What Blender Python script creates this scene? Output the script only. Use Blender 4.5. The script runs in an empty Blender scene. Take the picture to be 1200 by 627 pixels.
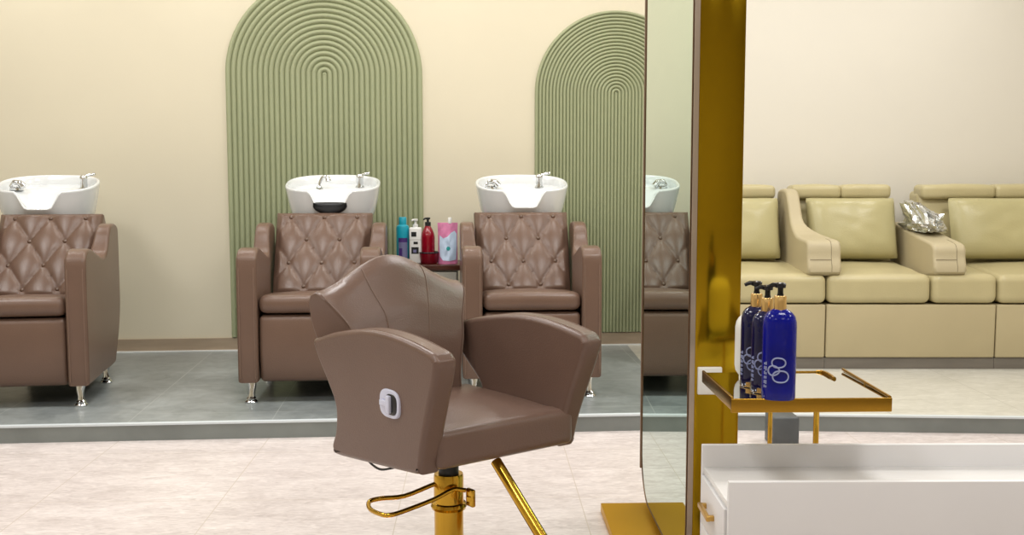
import bpy, bmesh, math, random
from mathutils import Vector, Matrix, noise
random.seed(7)
PI = math.pi
sc = bpy.context.scene
COL = sc.collection

# ------------------------------------------------------------------ camera
cam_d = bpy.data.cameras.new('camera')
cam = bpy.data.objects.new('camera', cam_d); COL.objects.link(cam)
cam_d.sensor_fit = 'HORIZONTAL'; cam_d.sensor_width = 36.0
cam_d.lens = 1250.0 / 1200.0 * 36.0
cam_d.clip_start = 0.02
PITCH = math.atan(119 / 1250.0); YAW = math.atan(40 * math.cos(PITCH) / 1250.0)
cam.location = (0, 0, 1.15)
cam.rotation_euler = (PI / 2 - PITCH, 0, -YAW)
sc.camera = cam

# ------------------------------------------------------------------ light
sc.view_settings.view_transform = 'Standard'
sc.view_settings.look = 'None'
sc.view_settings.gamma = 1.0
sc.view_settings.use_curve_mapping = False
sc.view_settings.exposure = -0.74
w = bpy.data.worlds.new('world'); sc.world = w; w.use_nodes = True
w.node_tree.nodes['Background'].inputs[0].default_value = (1, 0.97, 0.93, 1)
w.node_tree.nodes['Background'].inputs[1].default_value = 0.5

def lamp(name, loc, sx, sy, energy, col=(1, 0.99, 0.975), rot=(0, 0, 0)):
    d = bpy.data.lights.new(name, 'AREA'); d.shape = 'RECTANGLE'; d.size = sx; d.size_y = sy
    d.energy = energy; d.color = col
    o = bpy.data.objects.new(name, d); o.location = loc; o.rotation_euler = rot; COL.objects.link(o)
    return o
for x in (-2.7, -0.9, 0.9, 2.7):
    for y, e in ((-1.2, 10), (1.6, 32), (4.0, 44)):
        lamp('ceiling_panel_light', (x, y, 2.78), 0.6, 0.6, e)
for x in (-2.6, -1.5, -0.3, 0.6, 1.7, 2.7):
    lamp('wall_washer_light', (x, 5.6, 2.78), 0.25, 0.25, 13, (1, 0.97, 0.93))

# ------------------------------------------------------------------ materials
def lin(c):
    r = []
    for v in c:
        v /= 255.0
        r.append(v / 12.92 if v <= 0.04045 else ((v + 0.055) / 1.055) ** 2.4)
    return (r[0], r[1], r[2], 1.0)

def mat(name, col, rough=0.5, metal=0.0, var=0.0, vscale=8.0, bump=0.0, bscale=60.0, coat=0.0, spec=0.5, trans=0.0, ior=1.45, stretch=None, detail=4.0):
    m = bpy.data.materials.new(name); m.use_nodes = True
    nt = m.node_tree; b = nt.nodes['Principled BSDF']
    c = lin(col)
    b.inputs['Base Color'].default_value = c
    b.inputs['Roughness'].default_value = rough
    b.inputs['Metallic'].default_value = metal
    b.inputs['Coat Weight'].default_value = coat
    b.inputs['Coat Roughness'].default_value = 0.1
    b.inputs['Specular IOR Level'].default_value = spec
    b.inputs['Transmission Weight'].default_value = trans
    b.inputs['IOR'].default_value = ior
    tc = nt.nodes.new('ShaderNodeTexCoord')
    src = tc.outputs['Object']
    if stretch:
        mp = nt.nodes.new('ShaderNodeMapping'); mp.inputs['Scale'].default_value = stretch
        nt.links.new(src, mp.inputs[0]); src = mp.outputs[0]
    if var > 0:
        n = nt.nodes.new('ShaderNodeTexNoise'); n.inputs['Scale'].default_value = vscale; n.inputs['Detail'].default_value = detail
        r = nt.nodes.new('ShaderNodeValToRGB')
        r.color_ramp.elements[0].position = 0.3; r.color_ramp.elements[1].position = 0.7
        r.color_ramp.elements[0].color = tuple(v * (1 - var) for v in c[:3]) + (1,)
        r.color_ramp.elements[1].color = tuple(min(1, v * (1 + var)) for v in c[:3]) + (1,)
        nt.links.new(src, n.inputs['Vector']); nt.links.new(n.outputs['Fac'], r.inputs[0])
        nt.links.new(r.outputs[0], b.inputs['Base Color'])
    if bump > 0:
        n2 = nt.nodes.new('ShaderNodeTexNoise'); n2.inputs['Scale'].default_value = bscale; n2.inputs['Detail'].default_value = 3
        bp = nt.nodes.new('ShaderNodeBump'); bp.inputs['Strength'].default_value = bump; bp.inputs['Distance'].default_value = 0.01
        nt.links.new(src, n2.inputs['Vector']); nt.links.new(n2.outputs['Fac'], bp.inputs['Height'])
        nt.links.new(bp.outputs[0], b.inputs['Normal'])
    return m

def tile_mat(name, c1, c2, grout, tile, rough, mottle=3.0, fib=(1, 1, 1), groutw=0.003, rot=0.0, off=(0, 0, 0), fibamt=0.5):
    m = bpy.data.materials.new(name); m.use_nodes = True
    nt = m.node_tree; b = nt.nodes['Principled BSDF']; L = nt.links.new
    tc = nt.nodes.new('ShaderNodeTexCoord')
    mp = nt.nodes.new('ShaderNodeMapping'); mp.inputs['Rotation'].default_value = (0, 0, rot); mp.inputs['Location'].default_value = off
    L(tc.outputs['Object'], mp.inputs[0])
    mf = nt.nodes.new('ShaderNodeMapping'); mf.inputs['Scale'].default_value = fib
    L(mp.outputs[0], mf.inputs[0])
    n = nt.nodes.new('ShaderNodeTexNoise'); n.inputs['Scale'].default_value = mottle; n.inputs['Detail'].default_value = 8; n.inputs['Roughness'].default_value = 0.62; n.inputs['Distortion'].default_value = 0.8
    L(mf.outputs[0], n.inputs['Vector'])
    n2 = nt.nodes.new('ShaderNodeTexNoise'); n2.inputs['Scale'].default_value = mottle * 6; n2.inputs['Detail'].default_value = 6; n2.inputs['Distortion'].default_value = 1.5
    L(mf.outputs[0], n2.inputs['Vector'])
    mx0 = nt.nodes.new('ShaderNodeMix'); mx0.data_type = 'FLOAT'; mx0.inputs[0].default_value = fibamt
    L(n.outputs['Fac'], mx0.inputs[2]); L(n2.outputs['Fac'], mx0.inputs[3])
    r = nt.nodes.new('ShaderNodeValToRGB'); r.color_ramp.elements[0].position = 0.34; r.color_ramp.elements[1].position = 0.64
    r.color_ramp.elements[0].color = lin(c1); r.color_ramp.elements[1].color = lin(c2)
    L(mx0.outputs[0], r.inputs[0])
    br = nt.nodes.new('ShaderNodeTexBrick'); br.offset = 0.0; br.inputs['Scale'].default_value = 1.0
    br.inputs['Brick Width'].default_value = tile; br.inputs['Row Height'].default_value = tile
    br.inputs['Mortar Size'].default_value = groutw; br.inputs['Mortar Smooth'].default_value = 0.2
    L(mp.outputs[0], br.inputs['Vector'])
    mx = nt.nodes.new('ShaderNodeMix'); mx.data_type = 'RGBA'
    L(br.outputs['Fac'], mx.inputs[0]); L(r.outputs[0], mx.inputs[6]); mx.inputs[7].default_value = lin(grout)
    L(mx.outputs[2], b.inputs['Base Color'])
    b.inputs['Roughness'].default_value = rough
    bp = nt.nodes.new('ShaderNodeBump'); bp.inputs['Strength'].default_value = 0.08; bp.inputs['Distance'].default_value = 0.004
    L(n2.outputs['Fac'], bp.inputs['Height']); L(bp.outputs[0], b.inputs['Normal'])
    return m

M = {}
M['wall'] = mat('cream_paint', (221, 213, 190), 0.7, var=0.02, vscale=1.2, bump=0.03, bscale=90)
M['wall_r'] = mat('cream_paint_lit', (224, 220, 209), 0.7, var=0.02, vscale=1.2, bump=0.03, bscale=90)  # same cream paint, lighting difference put into a paler colour
M['ceil'] = mat('ceiling_white', (235, 232, 224), 0.8)
M['green'] = mat('sage_green_paint', (160, 166, 132), 0.55, var=0.03, vscale=3)
M['floor'] = tile_mat('pale_stone_tile', (190, 179, 175), (232, 223, 220), (196, 184, 172), 0.62, 0.35, 3.4, (1, 2.8, 1), 0.0018, off=(0.27, 0.1, 0))
M['plat'] = tile_mat('grey_stone_tile', (116, 122, 122), (164, 170, 170), (172, 176, 174), 0.6, 0.3, 1.6, (1, 1, 1), 0.0022, rot=-0.04, off=(0.1, 0.12, 0), fibamt=0.3)
M['plat_r'] = tile_mat('beige_stone_tile', (188, 186, 174), (218, 216, 207), (176, 173, 162), 0.6, 0.3, 2.2, (1, 2.2, 1), 0.002)
M['riser'] = mat('grey_riser_stone', (128, 133, 130), 0.45, var=0.12, vscale=5)
M['nosing'] = mat('pale_nosing', (214, 222, 226), 0.35)
M['skirt'] = mat('taupe_skirting', (168, 150, 128), 0.5, var=0.08, vscale=6, stretch=(1, 1, 6))
M['white_trim'] = mat('white_strip', (236, 238, 236), 0.4)
M['leather'] = mat('taupe_leather', (108, 85, 72), 0.29, var=0.05, vscale=5, bump=0.12, bscale=220)
M['leather2'] = mat('taupe_leather_smooth', (110, 87, 76), 0.31, var=0.04, vscale=5, bump=0.1, bscale=240)
M['piping'] = mat('taupe_stitching', (122, 98, 84), 0.45)
M['stitch'] = mat('leather_welt', (118, 94, 80), 0.45)
M['dark_seam'] = mat('dark_seam', (120, 108, 84), 0.6)
M['button'] = mat('leather_button', (98, 76, 62), 0.22)
M['under'] = mat('dark_underside', (28, 25, 24), 0.8)
M['porcelain'] = mat('white_porcelain', (226, 229, 230), 0.1, coat=0.5)
M['chrome'] = mat('chrome', (220, 222, 224), 0.1, metal=1)
M['black'] = mat('black_rubber', (22, 24, 28), 0.35)
M['gold'] = mat('polished_gold', (200, 158, 58), 0.16, metal=1)
M['gold_col'] = mat('brushed_gold_panel', (168, 136, 26), 0.14, metal=1, bump=0.25, bscale=2.2, var=0.04, vscale=2, stretch=(1.5, 1, 0.9))
M['gold_base'] = mat('gold_base_plate', (206, 156, 26), 0.42, metal=0.7, var=0.05, vscale=3)
M['gold_tray'] = mat('antique_gold', (172, 132, 48), 0.25, metal=1)
M['gold_handle'] = mat('gold_handle', (206, 166, 92), 0.3, metal=1)
M['mirror'] = mat('mirror_glass', (192, 216, 205), 0.0, metal=1)
M['tray_mirror'] = mat('tray_mirror_glass', (226, 228, 228), 0.04, metal=1)
M['frame'] = mat('champagne_metal', (186, 172, 160), 0.3, metal=0.85)
M['frame_dark'] = mat('bronze_metal', (112, 88, 66), 0.35, metal=0.7)
M['edge'] = mat('mauve_bronze_edge', (158, 134, 116), 0.4, metal=0.5)
M['white_lam'] = mat('white_laminate', (228, 227, 228), 0.4, var=0.01)
M['white_top'] = mat('white_marble_top', (236, 235, 233), 0.2, var=0.03, vscale=3)
M['sofa'] = mat('cream_leather', (190, 179, 138), 0.32, var=0.05, vscale=4, bump=0.1, bscale=160)
M['sofa_arm'] = mat('beige_leather', (188, 176, 144), 0.45, var=0.04, vscale=4, bump=0.1, bscale=160)
M['sofa_base'] = mat('beige_panel_leather', (186, 173, 138), 0.5, var=0.03, vscale=4)
M['sofa_pil'] = mat('pale_olive_leather', (182, 174, 130), 0.3, var=0.05, vscale=4, bump=0.1, bscale=140)
M['plinth'] = mat('grey_plinth', (118, 112, 104), 0.5, var=0.1, vscale=4, stretch=(1, 1, 8))
M['foil'] = mat('silver_foil', (214, 216, 214), 0.22, metal=0.9)
M['blue'] = mat('cobalt_bottle', (2, 12, 124), 0.12, coat=0.15, spec=0.3, var=0.25, vscale=14)
M['navy'] = mat('navy_bottle', (4, 7, 58), 0.12, coat=0.3, var=0.2, vscale=14)
M['mark'] = mat('silver_print', (150, 158, 196), 0.4)
M['pale_gold'] = mat('pale_gold_band', (214, 178, 116), 0.25, metal=0.8)
M['pump_black'] = mat('pump_black', (14, 14, 16), 0.25)
M['wood'] = mat('dark_walnut', (74, 38, 26), 0.3, var=0.2, vscale=5, stretch=(1, 8, 8))
M['cab_grey'] = mat('grey_cabinet', (176, 172, 160), 0.5)
M['teal'] = mat('teal_plastic', (28, 156, 178), 0.3)
M['purple'] = mat('purple_label', (74, 48, 116), 0.45)
M['lilac'] = mat('lilac_label', (116, 116, 152), 0.5)
M['white_pl'] = mat('white_plastic', (232, 232, 228), 0.35)
M['ink'] = mat('black_print', (30, 32, 32), 0.5)
M['red'] = mat('deep_red_plastic', (140, 10, 32), 0.18, coat=0.4)
M['red2'] = mat('dark_red_bowl', (128, 14, 32), 0.3)
M['pink'] = mat('pink_film', (212, 128, 168), 0.3, var=0.25, vscale=20)
M['paleblue'] = mat('pale_blue_print', (196, 214, 236), 0.4, var=0.1, vscale=25)
M['tealdot'] = mat('teal_print', (40, 150, 150), 0.5)
M['lever_white'] = mat('white_lever_plate', (214, 218, 240), 0.25)
M['dark_block'] = mat('charcoal_grey', (84, 88, 90), 0.45, var=0.15, vscale=10)

# ------------------------------------------------------------------ helpers
def fin(bm, name, m, parent=None, loc=None, rotz=None, smooth=True, ang=40, normals=True, wn=False):
    if normals:
        bmesh.ops.recalc_face_normals(bm, faces=bm.faces[:])
    me = bpy.data.meshes.new(name); bm.to_mesh(me); bm.free()
    if smooth:
        me.shade_smooth(); me.set_sharp_from_angle(angle=math.radians(ang))
    me.materials.append(m)
    o = bpy.data.objects.new(name, me); COL.objects.link(o)
    if parent: o.parent = parent
    if loc is not None: o.location = loc
    if rotz is not None: o.rotation_euler = (0, 0, rotz)
    if wn:
        k = o.modifiers.new('normals', 'WEIGHTED_NORMAL'); k.keep_sharp = True; k.weight = 80
    return o

def thing(name, label, cat, loc=(0, 0, 0), rotz=0.0, group=None):
    o = bpy.data.objects.new(name, None); COL.objects.link(o)
    o.empty_display_size = 0.1
    o.location = loc; o.rotation_euler = (0, 0, rotz)
    return tag(o, label, cat, group)

def tag(o, label, cat, group=None):
    o['label'] = label; o['category'] = cat
    if group: o['group'] = group
    return o

def struct(o):
    o['kind'] = 'structure'; return o

def bx(bm, x0, x1, y0, y1, z0, z1, bev=0.0, seg=3):
    b2 = bmesh.new()
    bmesh.ops.create_cube(b2, size=1.0)
    for v in b2.verts:
        v.co = Vector((x0 + (v.co.x + .5) * (x1 - x0), y0 + (v.co.y + .5) * (y1 - y0), z0 + (v.co.z + .5) * (z1 - z0)))
    if bev > 0:
        bmesh.ops.bevel(b2, geom=b2.edges[:], offset=bev, segments=seg, profile=0.5, affect='EDGES')
    join(bm, b2)
    return bm

def join(bm, b2, mtx=None):
    mp = {}
    for v in b2.verts:
        mp[v] = bm.verts.new(mtx @ v.co if mtx else v.co)
    for f in b2.faces:
        try: bm.faces.new([mp[v] for v in f.verts])
        except ValueError: pass
    b2.free()

def box(x0, x1, y0, y1, z0, z1, bev=0.0, seg=3):
    return bx(bmesh.new(), x0, x1, y0, y1, z0, z1, bev, seg)

def cushion(x0, x1, y0, y1, z0, z1, bev=0.03, crown=0.02, cut=8, fn=None, wr=0.0, seed=0.0):
    """rounded box with a crowned top and faint wrinkles"""
    bm = bmesh.new()
    bmesh.ops.create_cube(bm, size=1.0)
    for v in bm.verts:
        v.co = Vector((x0 + (v.co.x + .5) * (x1 - x0), y0 + (v.co.y + .5) * (y1 - y0), z0 + (v.co.z + .5) * (z1 - z0)))
    bmesh.ops.bevel(bm, geom=bm.edges[:], offset=bev, segments=4, profile=0.5, affect='EDGES')
    big = [e for e in bm.edges if e.calc_length() > bev * 1.6]
    bmesh.ops.subdivide_edges(bm, edges=big, cuts=cut, use_grid_fill=True)
    for v in bm.verts:
        a = (v.co.x - x0) / (x1 - x0) * 2 - 1; b = (v.co.y - y0) / (y1 - y0) * 2 - 1; c = (v.co.z - z0) / (z1 - z0)
        k = max(0, 1 - a * a) * max(0, 1 - b * b)
        v.co.z += crown * k * c
        if wr:
            n = noise.noise(Vector((v.co.x * 9 + seed, v.co.y * 9, v.co.z * 9 + seed)))
            v.co += Vector((a * 0.4, b, c)).normalized() * n * wr
        if fn: fn(v)
    return bm

def catmull(pts, n=6, closed=True):
    out = []; N = len(pts)
    rng = range(N) if closed else range(N - 1)
    for i in rng:
        if closed:
            p0, p1, p2, p3 = [Vector(pts[(i + k - 1) % N]) for k in range(4)]
        else:
            p1 = Vector(pts[i]); p2 = Vector(pts[i + 1])
            p0 = Vector(pts[i - 1]) if i else p1 * 2 - p2
            p3 = Vector(pts[i + 2]) if i + 2 < N else p2 * 2 - p1
        for k in range(n):
            t = k / n
            out.append(0.5 * ((2 * p1) + (p2 - p0) * t + (2 * p0 - 5 * p1 + 4 * p2 - p3) * t * t + (3 * p1 - p0 - 3 * p2 + p3) * t ** 3))
    if not closed: out.append(Vector(pts[-1]))
    return out

def slab(prof, x0, x1, bev=0.015, seg=3, cuts=14):
    """profile in (y,z) extruded along x, rims rounded by inset rings"""
    bm = bmesh.new(); N = len(prof)
    P = [Vector((p[0], p[1])) for p in prof]
    area = sum(P[i].x * P[(i + 1) % N].y - P[(i + 1) % N].x * P[i].y for i in range(N))
    if area < 0: P.reverse()
    nor = []
    for i in range(N):
        t = (P[(i + 1) % N] - P[i - 1] + (P[(i + 2) % N] - P[i - 2]) * .5).normalized(); nor.append(Vector((t.y, -t.x)))
    rings = []
    ks = [PI / 2 * k / seg for k in range(seg + 1)]
    for a in ks: rings.append((x0 + bev * (1 - math.sin(a)), bev * (1 - math.cos(a))))
    rings = rings[::-1]
    rings2 = [(x1 - bev * (1 - math.sin(a)), bev * (1 - math.cos(a))) for a in ks]
    allr = []
    # from x0 cap to x1 cap
    seq = [(x0 + bev * (1 - math.cos(a)), bev * (1 - math.sin(a))) for a in ks] + [(x1 - bev * (1 - math.cos(a)), bev * (1 - math.sin(a))) for a in ks[::-1]]
    for (x, ins) in seq:
        allr.append([bm.verts.new((x, P[i].x - nor[i].x * ins, P[i].y - nor[i].y * ins)) for i in range(N)])
    for a, b in zip(allr[:-1], allr[1:]):
        for i in range(N):
            bm.faces.new((a[i], a[(i + 1) % N], b[(i + 1) % N], b[i]))
    caps = [bm.faces.new(allr[0]), bm.faces.new(allr[-1][::-1])]
    ys = [p.x for p in P]; lo, hi = min(ys), max(ys)
    for k in range(1, cuts):
        yy = lo + (hi - lo) * k / cuts + .00037
        caps = [f for f in bm.faces if abs(f.normal.x) > .99 or len(f.verts) > 4]
        bm.normal_update()
        caps = [f for f in bm.faces if len(f.verts) > 4]
        if not caps: break
        geo = set(caps)
        for f in caps: geo.update(f.edges); geo.update(f.verts)
        bmesh.ops.bisect_plane(bm, geom=list(geo), dist=1e-6, plane_co=(0, yy, 0), plane_no=(0, 1, 0))
    return bm

def tube(bm, pts, r, n=10, cap=True, closed=False):
    P = [Vector(p) for p in pts]; rs = r if isinstance(r, (list, tuple)) else [r] * len(P)
    rings = []; up = None; N = len(P)
    for i, p in enumerate(P):
        if closed: t = (P[(i + 1) % N] - P[i - 1]).normalized()
        else: t = ((P[i + 1] if i + 1 < N else P[i]) - (P[i - 1] if i else P[i])).normalized()
        if up is None:
            up = Vector((0, 0, 1)) if abs(t.z) < 0.9 else Vector((1, 0, 0))
        s = t.cross(up)
        if s.length < 1e-6: s = t.cross(Vector((0, 1, 0)))
        s.normalize(); up = s.cross(t).normalized()
        rings.append([bm.verts.new(p + (s * math.cos(2 * PI * k / n) + up * math.sin(2 * PI * k / n)) * rs[i]) for k in range(n)])
    prs = list(zip(rings[:-1], rings[1:]))
    if closed: prs.append((rings[-1], rings[0]))
    for a, b in prs:
        for k in range(n):
            bm.faces.new((a[k], a[(k + 1) % n], b[(k + 1) % n], b[k]))
    if cap and not closed:
        bm.faces.new(rings[0][::-1]); bm.faces.new(rings[-1])
    return bm

def lathe(bm, prof, c=(0, 0, 0), n=28, sx=1.0, sy=1.0):
    rings = []
    for r, z in prof:
        if r < 1e-6: rings.append([bm.verts.new((c[0], c[1], c[2] + z))])
        else: rings.append([bm.verts.new((c[0] + r * sx * math.cos(2 * PI * k / n), c[1] + r * sy * math.sin(2 * PI * k / n), c[2] + z)) for k in range(n)])
    for a, b in zip(rings[:-1], rings[1:]):
        if len(a) == 1 and len(b) == 1: continue
        for k in range(n):
            k2 = (k + 1) % n
            if len(a) == 1: bm.faces.new((a[0], b[k2], b[k]))
            elif len(b) == 1: bm.faces.new((a[k], a[k2], b[0]))
            else: bm.faces.new((a[k], a[k2], b[k2], b[k]))
    if len(rings[0]) > 1: bm.faces.new(rings[0][::-1])
    if len(rings[-1]) > 1: bm.faces.new(rings[-1])
    return bm

def prism(bm, pts, z0, z1):
    a = [bm.verts.new((p[0], p[1], z0)) for p in pts]; b = [bm.verts.new((p[0], p[1], z1)) for p in pts]
    N = len(pts)
    for i in range(N): bm.faces.new((a[i], a[(i + 1) % N], b[(i + 1) % N], b[i]))
    bm.faces.new(a[::-1]); bm.faces.new(b)
    return bm

def smooth01(t):
    t = max(0.0, min(1.0, t)); return t * t * (3 - 2 * t)

# ------------------------------------------------------------------ room shell
PZ = 0.072                       # height of the raised platform
def wl(x): return 6.324 + 0.057 * x          # left part of the back wall
BX, BY = 1.42, wl(1.42)                       # where the back wall turns a little
def wr(x): return BY - 0.036 * (x - BX)
def el(x): return 4.525 + 0.050 * x           # platform edge, left and right run
EX = 0.90
def er(x): return el(EX) - 0.084 * (x - EX)

struct(fin(box(-4.6, 4.6, -3.2, 7.0, -0.1, 0.0), 'floor', M['floor'], smooth=False))
struct(fin(box(-4.6, 4.6, -3.2, 7.0, 2.8, 2.9), 'ceiling', M['ceil'], smooth=False))
struct(fin(prism(bmesh.new(), [(-4.5, wl(-4.5)), (BX, BY), (BX, BY + .25), (-4.5, wl(-4.5) + .25)], 0.0, 2.8), 'wall_back', M['wall'], smooth=False))
struct(fin(prism(bmesh.new(), [(BX, BY), (4.5, wr(4.5)), (4.5, wr(4.5) + .25), (BX, BY + .25)], 0.0, 2.8), 'wall_back_right', M['wall_r'], smooth=False))
struct(fin(box(-4.6, -4.5, -3.2, 6.5, 0.0, 2.8), 'wall_left', M['wall'], smooth=False))
struct(fin(box(4.5, 4.6, -3.2, 6.5, 0.0, 2.8), 'wall_right', M['wall'], smooth=False))
struct(fin(box(-4.6, 4.6, -3.3, -3.2, 0.0, 2.8), 'wall_front', M['wall'], smooth=False))
# raised platform: grey tiled run on the left, beige tiled run on the right
struct(fin(prism(bmesh.new(), [(-4.5, el(-4.5)), (EX, el(EX)), (EX, wl(EX)), (-4.5, wl(-4.5))], 0.0, PZ), 'floor_platform', M['plat'], smooth=False))
struct(fin(prism(bmesh.new(), [(EX, er(EX)), (4.5, er(4.5)), (4.5, wr(4.5)), (BX, BY), (EX, wl(EX))], 0.0, PZ), 'floor_platform_right', M['plat_r'], smooth=False))
e = 0.012
struct(fin(prism(bmesh.new(), [(-4.5, el(-4.5) - e), (EX, el(EX) - e), (4.5, er(4.5) - e), (4.5, er(4.5)), (EX, el(EX)), (-4.5, el(-4.5))], 0.0, PZ - 0.006), 'trim_1', M['riser'], smooth=False))
struct(fin(prism(bmesh.new(), [(-4.5, el(-4.5) - e - .003), (EX, el(EX) - e - .003), (4.5, er(4.5) - e - .003), (4.5, er(4.5) + .012), (EX, el(EX) + .012), (-4.5, el(-4.5) + .012)], PZ - 0.006, PZ + 0.002), 'trim_2', M['nosing'], smooth=False))
struct(fin(prism(bmesh.new(), [(-4.5, wl(-4.5) - .014), (BX, BY - .014), (BX, BY), (-4.5, wl(-4.5))], PZ, PZ + 0.075), 'baseboard_back', M['skirt'], smooth=False))
struct(fin(prism(bmesh.new(), [(-4.5, wl(-4.5) - .03), (BX, BY - .03), (BX, BY - .014), (-4.5, wl(-4.5) - .014)], PZ, PZ + 0.006), 'trim_3', M['white_trim'], smooth=False))  # thin white strip between baseboard and platform
struct(fin(prism(bmesh.new(), [(BX, BY - .014), (4.5, wr(4.5) - .014), (4.5, wr(4.5)), (BX, BY)], PZ, PZ + 0.075), 'baseboard_right', M['skirt'], smooth=False))

# ------------------------------------------------------------------ arched fluted wall panels
def arch(label, cx, R, zc, ribs):
    """concentric half-round ribs: straight legs below, half circles above"""
    bm = bmesh.new(); z0 = 0.152
    p = R / (ribs + 0.5); depth = 0.022; nseg = 6
    # local x along the wall, local -y towards the room
    def strip(r0, r1):
        prof = []
        for k in range(nseg + 1):
            t = k / nseg
            h = depth * (0.30 + 0.70 * math.sin(PI * t) ** 0.7)
            prof.append((r0 + (r1 - r0) * t, h))
        path = [(-1, z0 - zc)] + [('a', PI - PI * i / 40) for i in range(41)] + [(1, z0 - zc)]
        rows = []
        for q in path:
            row = []
            for (r, h) in prof:
                if q[0] == 'a': x, z = r * math.cos(q[1]), r * math.sin(q[1])
                else: x, z = q[0] * r, q[1]
                row.append(bm.verts.new((x, -h, z)))
            rows.append(row)
        for a, b in zip(rows[:-1], rows[1:]):
            for k in range(nseg): bm.faces.new((a[k], a[k + 1], b[k + 1], b[k]))
    for i in range(ribs):
        strip(p * (i + 0.5), p * (i + 1.5))
    # central rib with rounded head
    rows = []
    for q in range(nseg + 1):
        t = q / nseg; x = -p / 2 + p * t; h = depth * (0.30 + 0.70 * math.sin(PI * t) ** 0.7)
        rows.append((bm.verts.new((x, -h, z0 - zc)), bm.verts.new((x, -h, 0.0))))
    for a, b in zip(rows[:-1], rows[1:]): bm.faces.new((a[0], b[0], b[1], a[1]))
    lathe_rows = []
    for k in range(4):
        rr = p / 2 * (1 - k / 4); h = depth * (0.30 + 0.70 * math.sin(PI / 2 * k / 4 + 0.02) ** 0.7)
        lathe_rows.append([bm.verts.new((rr * math.cos(PI * j / 12), -h, rr * math.sin(PI * j / 12))) for j in range(13)])
    for a, b in zip(lathe_rows[:-1], lathe_rows[1:]):
        for j in range(12): bm.faces.new((a[j], a[j + 1], b[j + 1], b[j]))
    # backing rim
    rim = [(-R, z0 - zc)] + [(R * math.cos(PI - PI * i / 48), R * math.sin(PI - PI * i / 48)) for i in range(49)] + [(R, z0 - zc)]
    f_ = [bm.verts.new((x, -depth * .3, z)) for x, z in rim]; b_ = [bm.verts.new((x, 0.0, z)) for x, z in rim]
    for i in range(len(rim) - 1): bm.faces.new((f_[i], f_[i + 1], b_[i + 1], b_[i]))
    bm.faces.new((f_[-1], f_[0], b_[0], b_[-1])); bm.faces.new(b_)
    o = fin(bm, 'arched_wall_panel', M['green'], loc=(cx, wl(cx) - 0.0015, zc), rotz=math.atan(0.057), ang=80)
    return tag(o, label, 'wall panel', 'fluted arches on the back wall')
arch('larger sage green fluted arch on the wall behind the centre-left wash chair', -0.883, 0.562, 1.675, 18)
arch('smaller sage green fluted arch partly hidden by the mirror', 0.818, 0.482, 1.578, 23)

# ------------------------------------------------------------------ shampoo (backwash) chairs
def basin_mesh():
    """oval porcelain bowl with neck notch, local origin under its centre"""
    A, B = 0.252, 0.215; zb = 0.812; NT = 96
    def sup(th, n=2.6):
        c, s = math.cos(th), math.sin(th)
        k = (abs(c) ** n + abs(s) ** n) ** (-1 / n)
        return c * k, s * k
    def notch(x): 
        return smooth01((0.118 - abs(x)) / 0.062)
    def rimz(x, y):
        z = 0.982 + 0.040 * (y / B)
        if y < 0: z -= 0.085 * notch(x) * smooth01(-y / (B * 0.75))
        return z
    bm = bmesh.new(); rings = []
    th = [2 * PI * k / NT for k in range(NT)]
    U = [sup(t) for t in th]
    # bottom cap to rim, outside
    def ring(fn): rings.append([bm.verts.new(fn(u)) for u in U])
    for t in (0.0, 0.0, 0.06, 0.15, 0.3, 0.5, 0.7, 0.85, 0.96, 1.0):
        s = (0.84 + 0.16 * t ** 0.65) if len(rings) else 0.79
        def f(u, t=t, s=s):
            X, Y = u[0] * A * s, u[1] * B * s
            return (X, Y + (1 - t) * 0.012, zb + (rimz(u[0] * A, u[1] * B) - zb) * t + (0.006 if s < .8 else 0) * 0)
        ring(f)
    for s, dz in ((0.985, 0.006), (0.96, 0.007), (0.935, 0.003), (0.92, -0.006)):
        ring(lambda u, s=s, dz=dz: (u[0] * A * s, u[1] * B * s, rimz(u[0] * A, u[1] * B) + dz))
    def inner(x, y):
        deck = 0.945 + 0.036 * (y / B)
        d = math.hypot(x / 0.165, (y + 0.055) / 0.135)
        z = deck - 0.10 * smooth01((1.15 - d) / 0.75)
        if y < -0.02:
            tr = 0.885 - 0.03 * smooth01((-y - .19) / -.1)
            k = notch(x * 1.0) * smooth01((-y - 0.02) / 0.08)
            z = min(z, z * (1 - k) + (rimz(x, -B) - 0.006) * k)
        return z
    for s in (0.905, 0.88, 0.84, 0.79, 0.73, 0.66, 0.58, 0.5, 0.42, 0.33, 0.24, 0.15, 0.07):
        ring(lambda u, s=s: (u[0] * A * s, u[1] * B * s, min(inner(u[0] * A * s, u[1] * B * s), rimz(u[0] * A, u[1] * B) - 0.008 if s > 0.8 else 9)))
    c = bm.verts.new((0, 0, inner(0, 0)))
    for a, b in zip(rings[:-1], rings[1:]):
        for k in range(NT): bm.faces.new((a[k], a[(k + 1) % NT], b[(k + 1) % NT], b[k]))
    bm.faces.new(rings[0][::-1])
    for k in range(NT): bm.faces.new((rings[-1][k], rings[-1][(k + 1) % NT], c))
    return bm

def faucet(parent, x, y, z, ang=0.5):
    bm = bmesh.new()
    lathe(bm, [(0.026, 0), (0.026, 0.006), (0.019, 0.01), (0.018, 0.05), (0.02, 0.055), (0.019, 0.066), (0.012, 0.075), (0, 0.078)], (x, y, z), 20)
    o = fin(bm, 'faucet', M['chrome'], parent)
    b2 = bmesh.new()
    d = Vector((math.cos(ang), math.sin(ang), 0))
    p = Vector((x, y, z + 0.068))
    tube(b2, [p, p + d * 0.025 + Vector((0, 0, .006)), p + d * 0.055 + Vector((0, 0, .012)), p + d * 0.062 + Vector((0, 0, .014))], [0.008, 0.007, 0.0085, 0.005], 10)
    h = fin(b2, 'lever', M['chrome'], parent)
    return o

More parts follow.
